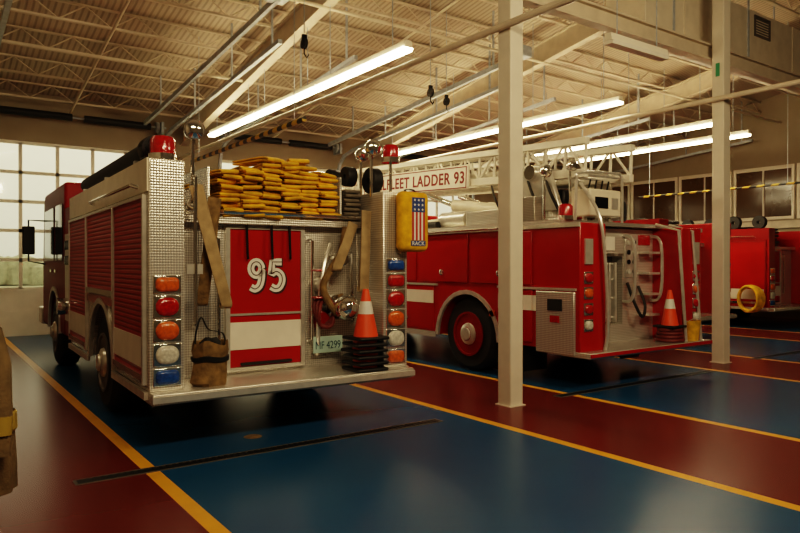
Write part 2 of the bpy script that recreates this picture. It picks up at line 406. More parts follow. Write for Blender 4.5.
def pulley(xx, yy, z, label):
    t = thing('hanging_pulley', label, 'pulley', (xx, yy, z))
    MB().tube([(0,0,.1),(0,0,zr(yy)-z)], .008, 5).build('cable', M['galv'], t)
    MB().lathe([(.02,-.025),(.075,-.02),(.06,0),(.075,.02),(.02,.025)],18,RX,closed=True).build('sheave', M['black'], t)
    box(-.035,.035,-.02,.02,-.02,.12).build('cheek', M['blackgloss'], t, bevel=.006)
    MB().tube([(0,0,-.06),(0,0,-.14),(.04,0,-.19),(.07,0,-.14)], .01, 6).build('hook', M['blackgloss'], t)
pulley(4.25, 8.2, 4.50, 'black pulley hanging from the ceiling above the folded yellow hose')
pulley(6.9, 8.8, 4.35, 'black pulley hanging from the ceiling above the ladder')
pulley(7.9, 9.6, 4.5, 'black pulley hanging from the ceiling right of the pulley above the ladder')

def fixture(xx, yy, z, L, along, lit, label, group=None):
    t = thing('strip_light', label, 'ceiling light', (xx, yy, z), 0 if along == 'y' else PI/2, group)
    MB().prism([(-.06,.0),(-.045,.09),(.045,.09),(.06,.0)], 'y', -L/2, L/2).build('housing', M['hous'], t)
    MB().prism([(-.08,-.001),(-.06,-.045),(.06,-.045),(.08,-.001)], 'y', -L/2+.01, L/2-.01).build('diffuser', M['lamp'] if lit else M['lampoff'], t)
    for s in (-1, 1):
        yw = yy + (s*L*.35 if along == 'y' else 0)
        MB().tube([(0,s*L*.35,.08),(0,s*L*.35,zr(yw)-z-(.78 if abs(xx-5.1)<.05 else 0))], .008, 5).build('hanger', M['galv'], t)
pos = ['nearest', 'middle', 'farthest']
for k in range(3): fixture(5.13, 8.2+2.42*k, 4.3, 2.4, 'y', True, 'lit strip light, %s in the row over the engine with yellow hose' % pos[k], 'strip lights of the left row')
for k in range(3): fixture(9.8, 8.4+2.42*k, 4.3, 2.4, 'y', True, 'lit strip light, %s in the row over the ladder truck' % pos[k], 'strip lights of the ladder truck row')
for k in range(2): fixture(12.85, 8.4+2.42*k, 4.3, 2.4, 'y', True, 'lit strip light, %s of the upper pair beyond the second column' % pos[2*k], 'strip lights of the third row')
for k in range(2): fixture(14.5, 8.6+2.42*k, 4.3, 2.4, 'y', True, 'lit strip light, %s of the lower pair beyond the second column' % pos[2*k], 'strip lights of the fourth row')
fixture(7.55, 5.3, 4.28, 1.2, 'x', False, 'unlit short strip light set crosswise above the ladder truck rear')

def drain(x0, x1, y, label):
    t = thing('trench_drain', label, 'floor drain', ((x0+x1)/2, y, 0)); h = (x1-x0)/2
    f = MB(); f.box(-h,h,-.06,-.048,0,.006).box(-h,h,.048,.06,0,.006).box(-h,-h+.02,-.048,.048,0,.006).box(h-.02,h,-.048,.048,0,.006)
    f.build('frame', M['rimgrey'], t)
    g = MB(); g.box(-h+.02,h-.02,-.048,.048,0,.001)
    n = int((x1-x0)/.05)
    for k in range(n): g.box(-h+.03+k*.05, -h+.055+k*.05, -.048,.048,.001,.005)
    g.build('grate', M['grate'], t)
drain(.85, 4.05, 5.03, 'black trench drain in the blue floor behind the engine with yellow hose')
drain(5.85, 9.0, 5.15, 'black trench drain in the floor behind the ladder truck')
drain(10.7, 13.9, 5.4, 'black trench drain at far right beyond the second white column')
tag(MB().lathe([(.0,.004),(.07,.004),(.08,0)],20).build('floor_cap', M['canvas'], loc=(2.35,5.5,0)), 'small round brown cap set in the blue floor', 'floor cap')

# ------------------------------------------------------------------ trucks
def arch(y0, y1, z0, z1, yc, r, n=14):
    return [(y0,z0)] + [(yc - r*math.cos(PI*i/n), z0 + r*math.sin(PI*i/n)) for i in range(n+1)] + [(y1,z0),(y1,z1),(y0,z1)]
def wheel(parent, xx, yy, Rr, wd, side):
    T = tr(xx, yy, Rr) @ RX
    o = MB().lathe([(Rr*.56,-wd/2),(Rr*.88,-wd/2),(Rr*.97,-wd*.42),(Rr,-wd*.33),(Rr,wd*.33),(Rr*.97,wd*.42),(Rr*.88,wd/2),(Rr*.56,wd/2)], 36, T).build('wheel', M['tyre'], parent)
    k = 1 if side > 0 else -1; e = k*wd/2
    rm = MB().lathe([(Rr*.60,e+k*.004),(Rr*.60,e+k*.02),(Rr*.54,e+k*.02),(Rr*.5,e-k*.06),(Rr*.34,e-k*.08),(Rr*.32,e+k*.0),(Rr*.2,e+k*.02),(Rr*.19,e+k*.05),(0,e+k*.06)], 28, T)
    for i in range(10):
        a = 2*PI*i/10; c = T @ Vector((Rr*.42*math.cos(a), Rr*.42*math.sin(a), 0))
        rm.cyl((xx+e-k*.08, c.y, c.z),(xx+e-k*.03, c.y, c.z),.02,n=6)
    rm.build('rim', M['rimgrey'] if Rr < .51 else M['darkred'], o)
    MB().lathe([(Rr*.30,e+k*.005),(Rr*.28,e+k*.03),(Rr*.18,e+k*.05),(Rr*.16,e+k*.07),(0,e+k*.075)],18,T).build('hub_cap', M['alu'], o)
def arch_trim(parent, xx, yc, z0, r, m):
    pts = [(xx, yc - r*math.cos(PI*i/16), z0 + r*math.sin(PI*i/16)) for i in range(17)]
    MB().sweep(pts, [(-.02,-.03),(.02,-.03),(.02,.03),(-.02,.03)], (1,0,0)).build('fender_trim', m, parent)
def lamp_rect(parent, xx, yy, z, w, h, m, rb=None):
    rb = min(w,h)*.34 if rb is None else rb
    o = box(xx-w/2-.016, xx+w/2+.016, yy-.014, yy, z-h/2-.014, z+h/2+.014).build('tail_lamp', M['chrome'], parent, bevel=.005)
    def ring(sc): return [(xx+sc*(sx_*(w/2-rb)+rb*math.cos(a)), z+sc*(sz_*(h/2-rb)+rb*math.sin(a))) for sx_, sz_, a0 in ((1,1,0),(-1,1,PI/2),(-1,-1,PI),(1,-1,1.5*PI)) for a in [a0+PI/2*k/5 for k in range(6)]]
    mb = MB(); prev = None
    for sc, dy in ((.98,-.012),(.96,-.026),(.84,-.038),(.55,-.046)):
        cur = [mb.bm.verts.new((p[0], yy+dy, p[1])) for p in ring(sc)]
        if prev:
            for i in range(len(cur)): mb.face([prev[i], prev[(i+1)%len(cur)], cur[(i+1)%len(cur)], cur[i]])
        prev = cur
    mb.face(prev)
    mb.build('lens', m, o, ang=60)
def beacon(parent, xx, yy, z, r=.1, h=.2, zb=None):
    b = MB().lathe([(r*1.1,0),(r*1.1,.05),(r*.9,.06)],20,tr(xx,yy,z))
    if zb: b.cyl((xx,yy,zb),(xx,yy,z+.01),.014,n=10)
    o = b.build('beacon', M['chrome'], parent)
    MB().lathe([(r,.055),(r,h*.8),(r*.8,h*.95),(0,h)],20,tr(xx,yy,z)).build('dome', M['redlens'], o)
def spot(parent, xx, yy, z, r, zb):
    o = MB().lathe([(r,0),(r,.03),(r*.85,.08),(r*.4,.12),(0,.13)],20,tr(xx,yy-.04,z)@Matrix.Rotation(-PI/2,4,'X')).build('spotlight', M['chrome'], parent)
    MB().lathe([(r*.9,0),(r*.6,.02),(0,.026)],20,tr(xx,yy-.04,z)@RYm).build('lens', M['chrome'], o)
    MB().cyl((xx,yy+.02,zb),(xx,yy+.02,z),.016,n=8).build('post', M['chrome'], o)
def grab(parent, pts, r=.016, m='chrome', name='grab_rail'):
    return MB().tube(pts, r, 8).build(name, M[m], parent)
def cab(root, hw, y0, y1, zt, wy, red, dark):
    r = .62; n = 14; z0 = .52
    p = [(y0,z0)] + [(wy - r*math.cos(PI*i/n), z0 + r*math.sin(PI*i/n)) for i in range(n+1)] + [(y1,z0),(y1,1.45),(y1-.16,zt-.12),(y1-.3,zt),(y0,zt)]
    c = MB().prism(p, 'x', -hw, hw).build('cab', red, root, bevel=.04)
    for s in (-1, 1):
        e = s*hw
        for a, b, hy in ((y0+.15, wy-.15, wy-.35), (wy+.0, y1-.3, wy+.15)):
            MB().prism([(a,1.55),(b,1.55),(b-.06,zt-.28),(a+.03,zt-.28)], 'x', e-.01, e+s*.012).build('side_window', M['glass'], c)
            box(min(e,e+s*.03), max(e,e+s*.03), hy, hy+.15, 1.38, 1.42).build('door_handle', M['chrome'], c)
        if not dark: box(min(e,e+s*.008), max(e,e+s*.008), y0+.05, y1-.02, 1.16, 1.3).build('stripe', M['white'], c)
        arch_trim(root, e, wy, z0, r, M['alu'])
        mi = MB().tube([(e,y1-.35,2.2),(e+s*.22,y1-.1,2.22),(e+s*.22,y1-.1,1.55),(e,y1-.3,1.5)], .014, 6).build('mirror', M['black'], root)
        box(e+s*.22-.09, e+s*.22+.09, y1-.14, y1-.06, 1.66, 2.12).build('mirror_glass', M['black'], mi, bevel=.02)
    MB().prism([(y1-.005,1.52),(y1-.13,zt-.2),(y1-.115,zt-.2),(y1+.012,1.52)], 'x', -hw+.12, hw-.12).build('windscreen', M['glass'], c)
    box(-hw-.02, hw+.02, y1, y1+.45, .5, .78).build('front_bumper', M['alu'], root, bevel=.03)
    g = MB()
    for k in range(9): g.box(-.45,.45,y1,y1+.03,.85+k*.06,.88+k*.06)
    g.build('grille', M['chrome'], c)
    for s in (-1, 1):
        for q in (0, 1): MB().lathe([(.09,0),(.08,.03),(0,.05)],16,tr(s*(.68+q*.22),y1,1.05)@Matrix.Rotation(-PI/2,4,'X')).build('headlamp', M['clear'], c)
    lb = box(-.75,.75,wy+.1,wy+.4,zt,zt+.06).build('light_bar', M['alu'], root)
    for s in (-1, 0, 1): box(s*.5-.22, s*.5+.22, wy+.11, wy+.39, zt+.06, zt+.2).build('lens', M['redlens'], lb, bevel=.03)

def pumper(label, loc, rotz, side_mat, door_mat, full):
    root = thing('fire_engine', label, 'fire truck', loc, rotz)
    hw, inn, Ly = 1.22, .94, 4.0
    box(-.42,.42,.58,7.0,.40,.66).build('chassis_frame', M['frame'], root)
    for yy, rr in ((1.95,.09),(5.75,.07)): MB().cyl((-.8,yy,.5),(.8,yy,.5),rr,n=12).build('axle', M['frame'], root)
    for s in (-1, 1):
        H = 2.33 if (s < 0 or not full) else 2.20
        wheel(root, s*.94, 1.95, .5, .5, s); wheel(root, s*1.03, 5.75, .5, .3, s)
        a, b = (-hw, -inn) if s < 0 else (inn, hw)
        sd = MB().prism(arch(0, Ly, .5, H, 1.95, .62), 'x', a, b).build('body_side', side_mat, root, bevel=.012)
        e = s*hw
        def bx(y0, y1, z0, z1, t=.02): return box(min(e,e+s*t), max(e,e+s*t), y0, y1, z0, z1)
        zt = H - .31
        for y0, y1, z0 in ((.1,1.2,.58),(1.28,2.65,1.2),(2.73,3.92,.58)):
            d = bx(y0, y1, z0, zt, .018).build('roller_door', door_mat, sd)
            bx(y0, y1, z0, z0+.05, .035).build('pull_bar', M['chrome'], d)
            tm = MB()
            for u0,u1,v0,v1 in ((y0-.04,y0,z0-.03,zt+.03),(y1,y1+.04,z0-.03,zt+.03),(y0,y1,zt,zt+.03)):
                tm.box(min(e,e+s*.032), max(e,e+s*.032), u0,u1,v0,v1)
            tm.build('door_frame', M['alu'] if full else M['darkred'], d)
            if z0 < 1: bx(y0, y1, .68, .92, .024).build('stripe', M['white'], d)
        bx(.0, Ly, zt+.05, H, .012).build('upper_panel', M['cream'] if full else M['darkred'], sd)
        bx(1.26, 2.70, 1.1, 1.18, .016).build('lower_panel', M['red'], sd)
        arch_trim(root, e, 1.95, .5, .63, M['alu'])
        grab(root, [(e,.3,zt+.1),(e+s*.06,.32,zt+.12),(e+s*.06,2.2,zt+.12),(e,2.22,zt+.1)])
        bx(.02, 1.3, .44, .5, .03).build('rub_rail', M['alu'], sd)
        bx(2.6, 4.0, .44, .5, .03).build('rub_rail', M['alu'], sd)
    H = 2.33
    box(-inn,inn,.5,.56,.5,1.9).build('rear_panel', M['tread'], root)
    box(-inn,inn,.4,3.9,1.86,1.93).build('hose_bed_floor', M['tread'], root)
    box(-inn,inn,3.6,3.66,1.93,2.3).build('hose_bed_front', M['treaddark'], root)
    box(-inn,inn,.56,3.9,.7,1.86).build('tank', M['frame'], root)
    tb = box(-hw,hw,-.12,.5,.41,.5).build('tailboard', M['tread'], root, bevel=.01)
    box(-hw,hw,-.135,-.12,.43,.48).build('edge_trim', M['alu'], tb)
    for s in (-1, 1):
        xx = s*1.08
        lamp_rect(root, xx, 0, 1.34, .185, .115, M['amber' if s < 0 else 'redlens'])
        lamp_rect(root, xx, 0, 1.165, .185, .15, M['redlens'], .072)
        lamp_rect(root, xx, 0, .975, .185, .15, M['amber'], .072)
        lamp_rect(root, xx, 0, .785, .185, .15, M['clear'], .072)
        lamp_rect(root, xx, 0, .61, .185, .115, M['bluelens' if s < 0 else 'amber'])
    lamp_rect(root, 1.08, 0, 1.49, .185, .10, M['bluelens'])
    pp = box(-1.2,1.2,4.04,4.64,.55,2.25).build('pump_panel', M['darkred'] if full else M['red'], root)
    for s in (-1,1):
        box(min(s*1.2,s*1.21),max(s*1.2,s*1.21),4.08,4.6,.75,1.9).build('gauge_plate', M['alu'], pp)
        for k in range(6): MB().lathe([(.06,0),(.06,.02),(0,.02)],14,tr(s*1.21,4.17+.15*(k%3),1.75-.2*(k//3))@Matrix.Rotation(s*PI/2,4,'Y')).build('gauge', M['blackgloss'], pp)
        MB().cyl((s*1.2,4.32,.95),(s*1.34,4.32,.95),.11,n=18).build('intake_cap', M['chrome'], pp)
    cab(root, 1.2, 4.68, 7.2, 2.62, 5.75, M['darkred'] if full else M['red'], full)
    d = box(-.40,.30,.475,.5,.56,1.82).build('rear_door', M['red'], root, bevel=.005)
    f = MB(); f.box(-.44,-.40,.46,.5,.53,1.86).box(.30,.34,.46,.5,.53,1.86).box(-.40,.30,.46,.5,1.82,1.86).box(-.40,.30,.46,.5,.53,.56)
    f.build('door_frame', M['alu'], d)
    box(-.40,.30,.468,.475,.72,.97).build('stripe', M['white'], d)
    box(-.40,.30,.462,.475,1.03,1.05).build('trim_bar', M['alu'], d)
    box(-.3,.2,.45,.475,.575,.60).build('pull_bar', M['black'], d)
    grab(root, [(-.52,.5,.75),(-.52,.42,.78),(-.52,.42,1.72),(-.52,.5,1.75)])
    grab(root, [(.40,.5,.75),(.40,.42,.78),(.40,.42,1.72),(.40,.5,1.75)])
    if full:
        beacon(root, -1.08, .12, H); beacon(root, 1.05, .04, 2.48, .08, .18, 2.18)
    return root, d

T1L = (2.66, 5.35, 0); T1R = math.radians(-1.6)
T1 = Matrix.Translation(T1L) @ Matrix.Rotation(T1R, 4, 'Z')
def P1(x, y, z): return T1 @ Vector((x, y, z))
e1, rdoor = pumper('red fire engine numbered 95 with yellow hose piled on its rear bed', T1L, T1R, M['tread'], M['shutter'], True)
nine = [(.05*math.cos(a), 0, .062+.06*math.sin(a)) for a in [2*PI*i/20 for i in range(20)]] + [Vector(p) for p in smooth([(.052,0,.06),(.05,0,-.02),(.03,0,-.09),(-.012,0,-.118),(-.05,0,-.10)], 5)]
five = [(.05,0,.12),(.0,0,.12),(-.04,0,.12),(-.045,0,.06)] + smooth([(-.05,0,.012),(.0,0,.035),(.045,0,.005),(.055,0,-.05),(.03,0,-.105),(-.012,0,-.118),(-.052,0,-.098)], 5)
for path, dx in ((nine, -.150), (five, .05)):
    for nm_, yy, tw, m_, ox, oz in (('numeral_shadow', .4725, .080, 'shadowink', .012, -.01), ('numeral', .4695, .066, 'flagwhite', 0, 0), ('numeral_inline', .4665, .008, 'shadowink', 0, 0)):
        MB().sweep([Vector(p)*1.05+Vector((dx+ox, yy, 1.395+oz)) for p in path], [(-.0015,-tw/2),(.0015,-tw/2),(.0015,tw/2),(-.0015,tw/2)], (0,1,0)).build(nm_, M[m_], rdoor)
spot(e1, -.84, .1, 2.60, .085, 2.0); spot(e1, .88, .1, 2.62, .08, 2.15); spot(e1, .95, .42, 2.60, .07, 2.19)
grab(e1, [(-.86,.06,1.0),(-.86,-.02,1.02),(-.86,-.02,2.2),(-.86,.06,2.22)])
grab(e1, [(-.93,.02,1.95),(-.5,.36,1.96),(.92,.36,1.96)], .018)
box(-.62,-.60,.42,3.6,1.93,2.36).build('hose_bed_divider', M['tread'], e1)
box(.70,.72,.42,3.6,1.93,2.36).build('hose_bed_divider', M['tread'], e1)
lp = box(.40,.72,.40,.41,.64,.80).build('licence_plate', M['plate'], e1, bevel=.004)
text('lettering', 'MF 4299', .27, .075, (.56,.398,.715), REAR, M['plateink'], lp, .001)
box(.54,.58,.41,.5,.66,.78).build('plate_bracket', M['alu'], e1)
MB().lathe([(.12,0),(.12,.05),(.085,.06),(.085,.14),(.115,.18),(.13,.24),(.105,.32),(.05,.365),(0,.37)],24,tr(.69,.5,1.08)@RYm).build('intake_cap', M['chrome'], e1)
MB().lathe([(.07,0),(.07,.1),(.05,.12),(0,.12)],16,tr(.50,.5,1.30)@RYm).build('discharge_cap', M['alu'], e1)
MB().lathe([(.09,0),(.09,.08),(.07,.12),(0,.12)],16,tr(.50,.5,.96)@RYm).build('discharge_cap', M['darkred'], e1)
MB().lathe([(.055,0),(.055,.14),(.07,.15),(.07,.2),(0,.21)],16,tr(.66,.5,1.55)@RYm).build('discharge_cap', M['chrome'], e1)
MB().tube(smooth([(.47,.46,.62),(.45,.40,.8),(.46,.38,1.2),(.52,.40,1.5),(.62,.46,1.7)]), .022, 8).build('drain_pipe', M['alu'], e1)
MB().tube(smooth([(.84,.46,.9),(.84,.38,1.0),(.80,.36,1.3),(.82,.40,1.6)]), .018, 8).build('drain_pipe', M['chrome'], e1)
for zz in (1.44, 1.18): MB().tube([(.40,.44,zz),(.40,.34,zz),(.46,.32,zz)], .012, 8).build('valve_lever', M['redlens'], e1)
for xx in (-.26, -.02, .16): grab(e1, [(xx,.42,1.87),(xx,.40,1.6),(xx+.02,.44,1.55)], .012, 'blackgloss', 'hook')
MB().box(-.93,-.80,-.02,-.005,1.42,1.5).build('marker_plate', M['alu'], e1)

def fold(parent, Tm, L, w, t, g, m, droop=0.0):
    path = [(0,L,-g),(0,.18,-g),(0,.1,-g-droop*.3)] + [(0,.06-2.4*g*math.sin(PI*i/6), -g*math.cos(PI*i/6)-droop) for i in range(7)] + [(0,.1,g-droop*.3),(0,.18,g),(0,L,g)]
    MB().ribbon([Tm @ Vector(p) for p in path], w, t, Tm.to_3x3() @ Vector((1,0,0))).build('fold', M[m], parent)
hl = thing('fire_hose', 'yellow fire hose folded in tight layers filling the engine rear bed', 'fire hose', P1(.06,.36,1.93), T1R)
for c in range(6):
    nr = [10,11,12,13,12,11][c]; tilt = R.uniform(-.05,.05)
    for r in range(nr):
        zz = .022 + r*.0425 + R.uniform(-.005,.005); cx = -.485 + c*.198 + R.uniform(-.025,.025); y0 = R.uniform(-.05,.035); wd = R.uniform(.165,.205)
        Tm = Matrix.Translation((cx,y0,zz)) @ Matrix.Rotation(R.uniform(-.16,.16),4,'Z') @ Matrix.Rotation(tilt+R.uniform(-.09,.09),4,'Y')
        fold(hl, Tm, .75, wd, .018, .0115, 'yellowhose', R.uniform(0,.02))
for (cx, zz, a) in ((-.02,.56,.25),(.2,.57,-.3)):
    fold(hl, Matrix.Translation((cx,0.04,zz)) @ Matrix.Rotation(a,4,'Z'), .6, .19, .018, .0125, 'yellowhose', .02)
gl = thing('fire_hose', 'grey flat fire hose folded in the narrow right slot of the hose bed', 'fire hose', P1(.83,.36,1.93), T1R)
for r in range(7): fold(gl, Matrix.Translation((R.uniform(-.01,.01),R.uniform(-.02,.03),.024+.045*r)), .7, .17, .018, .012, 'greyhose')
def loop(xt, xb, y, zt, zb, w, label, m='tanhose', g=.03):
    o = P1(xb, y, zb); H = zt-zb; dx = xt-xb
    pts = [(dx,-g*.6,H),(dx*.55,-g,H*.55),(0,-g,g*1.2)] + [(0,-g*math.cos(PI*i/6),g*1.2-g*1.2*math.sin(PI*i/6)) for i in range(1,6)] + [(.02,g,g*1.2),(dx*.55+.03,g,H*.55),(dx+.03,g*.6,H)]
    ob = MB().ribbon(pts, w, .016, (1,0,.0)).build('hose_loop', M[m], loc=o, rotz=T1R)
    tag(ob, label, 'hose')
loop(-.86,-.60,.02,2.14,1.14,.095,'tan flat hose loop slanting down towards door 95, in front of the other')
loop(-.66,-.76,.15,2.06,1.16,.095,'tan flat hose loop hanging straight behind the slanting loop', 'canvas')
loop(.76,.58,.28,1.90,1.44,.10,'short tan hose loop hanging right of door 95')
loop(.86,.83,.20,2.02,1.24,.10,'tan hose loop hanging against the right tail lamp panel')
o = P1(.56,.36,1.0)
pts = [(.16,-.02,.86),(.10,-.04,.62),(-.04,-.05,.42),(-.10,-.05,.28),(-.04,-.06,.12),(.06,-.05,.02),(.14,-.02,.06),(.13,.04,.2)]
tag(MB().tube(smooth(pts), .034, 10).build('looped_hose', M['canvas'], loc=o, rotz=T1R), 'long brown round hose looping down to the chrome intake fitting', 'hose')
cl = MB()
for k in range(3):
    cl.tube([(.10*math.cos(a)*(1-.06*k), -.03*k+.02*math.sin(3*a+k), .14*math.sin(a)*(1-.05*k)-.02*k) for a in [2*PI*i/28 for i in range(28)]], .018, 8, True)
tag(cl.build('hose_coil', M['redhose'], loc=P1(.50,.38,1.06), rotz=T1R), 'dull red small hose coil hanging beside door 95', 'hose')
sh = thing('suction_hose', 'thick black suction hose lying along the engine left roof edge', 'hose', P1(-1.08,.35,2.46), T1R)
MB().tube([(0,.0,0),(0,3.2,0)], .09, 16).build('hose_body', M['black'], sh)
MB().lathe([(.11,-.02),(.115,.0),(.115,.12),(.095,.14)],20,tr(0,.02,0)@Matrix.Rotation(-PI/2,4,'X')).build('coupling', M['blackgloss'], sh)
for yy in (.3,1.6,2.9): box(-.1,.1,yy,yy+.05,-.13,-.07).build('cradle', M['alu'], sh)
def hroll(x, y, z, r, label):
    o = MB()
    o.lathe([(r*.25,-.05),(r*.95,-.05),(r,-.04),(r,.04),(r*.95,.05),(r*.25,.05)],24,RX,closed=True)
    tag(o.build('hose_roll', M['black'], loc=P1(x,y,z+r), rotz=T1R), label, 'hose roll')
hroll(.80, .42, 2.27, .10, 'black rolled hose on the grey folded hose in the right slot')
hroll(1.0, .29, 2.2, .13, 'larger black rolled hose on the right roof edge behind the red beacon')
hroll(.82, .8, 2.27, .11, 'black rolled hose behind the other roll on the grey folded hose')
def cone(loc, label, group=None, rz=0):
    t = thing('traffic_cone', label, 'traffic cone', loc, rz, group)
    box(-.165,.165,-.165,.165,0,.03).build('base', M['black'], t, bevel=.012)
    th = .006
    MB().lathe([(.118,.03),(.028,.47),(.022,.475),(.022-.004,.47),(.118-th,.03)],24,closed=True).build('cone_body', M['orange'], t)
    def rr(z): return .118 - (.09)*(z-.03)/.44
    MB().lathe([(rr(.24)+.0015,.24),(rr(.36)+.0015,.36),(rr(.36)-.001,.36),(rr(.24)-.001,.24)],24,closed=True).build('band', M['bandw'], t)
    return t
c0 = cone(P1(.765,.045,.5), 'orange traffic cone with white band, lowest of the stack on the engine tailboard', 'stacked traffic cones', T1R)
nm = ['second from bottom', 'third from bottom', 'third from top', 'second from top', 'topmost']
for k in range(1, 6): dup(c0, P1(.765+.008*((k%3)-1),.045,.5+.058*k), T1R+.05*((k%2)*2-1), 'orange traffic cone with white band, %s of the stack on the engine tailboard' % nm[k-1])
bg = thing('canvas_bag', 'worn brown slumped canvas bag standing on the engine tailboard at left', 'bag', P1(-.70,.09,.5), T1R)
MB().lathe([(0,0),(.13,0),(.15,.03),(.145,.12),(.135,.22),(.145,.30),(.15,.36),(.135,.35),(.12,.24),(.11,.08),(0,.05)],26,None,1,.8,wob=.35).build('bag_body', M['canvas'], bg)
MB().lathe([(.148,.20),(.156,.205),(.156,.24),(.148,.245)],26,None,1,.8,closed=True,wob=.2).build('strap_band', M['black'], bg)
MB().ribbon(smooth([(-.13,0,.32),(-.13,-.02,.44),(-.08,.0,.56),(-.02,.0,.46),(.1,0,.42),(.13,0,.30)]), .03, .008, (0,1,0)).build('handle', M['black'], bg)
MB().lathe([(0,.2),(.10,.22),(.09,.34),(.05,.38),(0,.385)],14,tr(.0,.0,.0),1,.8,wob=.4).build('contents', M['black'], bg)
pk = thing('equipment_pack', 'yellow equipment pack with a flag panel hanging at the engine right rear corner', 'pack', P1(1.22,-.08,1.62), T1R)
box(-.17,.17,-.07,.065,.0,.58).build('pack_body', M['yellowbag'], pk, bevel=.062, seg=5)
fp = box(-.05,.10,-.074,-.07,.11,.52).build('flag_panel', M['flagwhite'], pk)
box(-.05,.10,-.077,-.074,.38,.52).build('canton', M['flagblue'], fp)
for k in range(4): box(-.05+k*.043,-.028+k*.043,-.076,-.074,.11,.38).build('stripe', M['flagred'], fp)
for i in range(3):
    for j in range(3):
        cx, cz = -.02+i*.045, .405+j*.045; pts = []
        for q in range(10):
            rr = .014 if q%2 == 0 else .006; a = PI/2+q*PI/5; pts.append((cx+rr*math.cos(a), cz+rr*math.sin(a)))
        MB().prism(pts, 'y', -.079, -.077).build('star', M['flagwhite'], fp)
lb = box(-.06,.11,-.074,-.07,.055,.105).build('name_strip', M['flagblue'], pk)
text('lettering', 'RACK', .145, .038, (.025,-.0745,.08), REAR, M['flagwhite'], lb, .002)
MB().ribbon([(-.08,0,.56),(-.06,.03,.60),(.0,.05,.61),(.04,.03,.60),(.06,0,.56)], .03, .008, (0,1,0)).build('strap', M['black'], pk)

# ------------------------------------------------------------------ ladder truck
hw = 1.27
T2 = (6.25+hw, 5.15, 0)
SL = .04
lt = thing('ladder_truck', 'red fire truck carrying a long aerial ladder with lettered name board', 'fire truck', T2)
box(-.42,.42,.65,8.4,.38,.7).build('chassis_frame', M['frame'], lt)
for yy, rr in ((2.0,.1),(6.9,.08)): MB().cyl((-.8,yy,.52),(.8,yy,.52),rr,n=12).build('axle', M['frame'], lt)
for s in (-1, 1):
    wheel(lt, s*(hw-.29), 2.0, .52, .5, s); wheel(lt, s*(hw-.2), 6.9, .52, .3, s)
    a, b = (-hw, -.80) if s < 0 else (.80, hw)
    sd = MB().prism(arch(0, 5.6, .46, 1.99, 2.0, .64), 'x', a, b).build('body_side', M['red'], lt, bevel=.015)
    e = s*hw
    def bx(y0, y1, z0, z1, t=.02, t0=0): return box(min(e+s*t0,e+s*t), max(e+s*t0,e+s*t), y0, y1, z0, z1)
    for y0, y1, z0, z1 in ((.75,1.9,1.24,1.92),(1.96,3.1,1.24,1.92),(3.16,4.3,1.24,1.92),(4.36,5.5,1.24,1.92),(.74,1.3,.52,1.17),(2.72,4.1,.52,1.17),(4.16,5.5,.52,1.17)):
        d = bx(y0, y1, z0, z1, .022).build('compartment_door', M['red'], sd, bevel=.008)
        MB().lathe([(.045,0),(.045,.015),(.03,.02),(0,.02)],14,tr(e+s*.02,(y0+y1)/2,z0+.14)@Matrix.Rotation(s*PI/2,4,'Y')).build('handle', M['chrome'], d)
        if z0 < 1: bx(y0, y1, .92, 1.11, .027, .022).build('stripe', M['white'], d)
    for y0, y1 in ((.05,1.36),(2.64,5.58)): bx(y0, y1, 1.185, 1.215, .03).build('chrome_strip', M['alu'], sd)
    bx(0, 5.6, 1.94, 1.99, .03).build('top_rail', M['alu'], sd)
    bx(2.66, 5.6, .42, .5, .03).build('running_trim', M['tread'], sd)
    bx(.66, 1.35, .92, 1.11, .018).build('stripe', M['white'], sd)
    arch_trim(lt, e, 2.0, .46, .65, M['alu'])
    cb = bx(.06,.66,.42,1.17,.04).build('corner_box', M['tread'], sd, bevel=.008)
    bx(.24,.46,.94,1.08,.05,.04).build('vent', M['black'], cb)
    bx(.28,.42,.80,.88,.05,.04).build('marker', M['redlens'], cb)
    bx(1.42,1.52,.8,.88,.02).build('side_marker', M['amber'], sd)
    grab(lt, [(e,1.0,1.965),(e+s*.06,1.02,1.97),(e+s*.06,4.6,1.97),(e,4.62,1.965)])
    for z, m_ in ((1.34,'redlens'),(1.16,'amber'),(.97,'redlens'),(.78,'clear')):
        lamp_rect(lt, s*1.13, 0, z, .13, .115, M[m_], .055)
    box(s*1.13-.07, s*1.13+.07, -.02, 0, 1.5, 1.8).build('rear_vent', M['alu'], lt)
box(-.80,.80,.62,5.6,.75,1.96).build('body_core', M['treaddark'], lt)
box(-.80,-.50,.44,.62,.47,1.97).build('rear_panel', M['tread'], lt)
box(.12,.80,.44,.62,.47,1.97).build('rear_panel', M['tread'], lt)
box(-.50,.12,.44,.62,1.60,1.97).build('rear_panel', M['tread'], lt)
box(-.50,.12,.44,.62,.47,.70).build('rear_panel', M['tread'], lt)
box(-.50,.12,.60,.62,.70,1.60).build('ladder_bay_back', M['treaddark'], lt)
for xx in (-.42,-.30,-.16,-.04):
    box(xx-.018,xx+.018,.42,.6,.74,1.52).build('stowed_ladder_rail', M['alu'], lt, bevel=.004)
for zz in (.8,1.05,1.3,1.5): MB().cyl((-.42,.47,zz),(-.04,.47,zz),.014,n=8).build('stowed_ladder_rung', M['alu'], lt)
cpn = box(.16,.42,.425,.44,1.32,1.90).build('control_panel', M['alu'], lt, bevel=.006)
for i in range(2):
    for j in range(4): MB().cyl((.23+i*.12,.425,1.4+j*.13),(.23+i*.12,.41,1.4+j*.13),.032,n=14).build('gauge', M['blackgloss'] if (i+j)%3 else M['clear'], cpn)
box(-hw,hw,.3,5.6,1.99,2.04).build('deck', M['tread'], lt)
tb = box(-hw,hw,-.15,.5,.40,.47).build('tailboard', M['tread'], lt, bevel=.01)
box(-hw,hw,-.165,-.15,.42,.46).build('edge_trim', M['red'], tb)
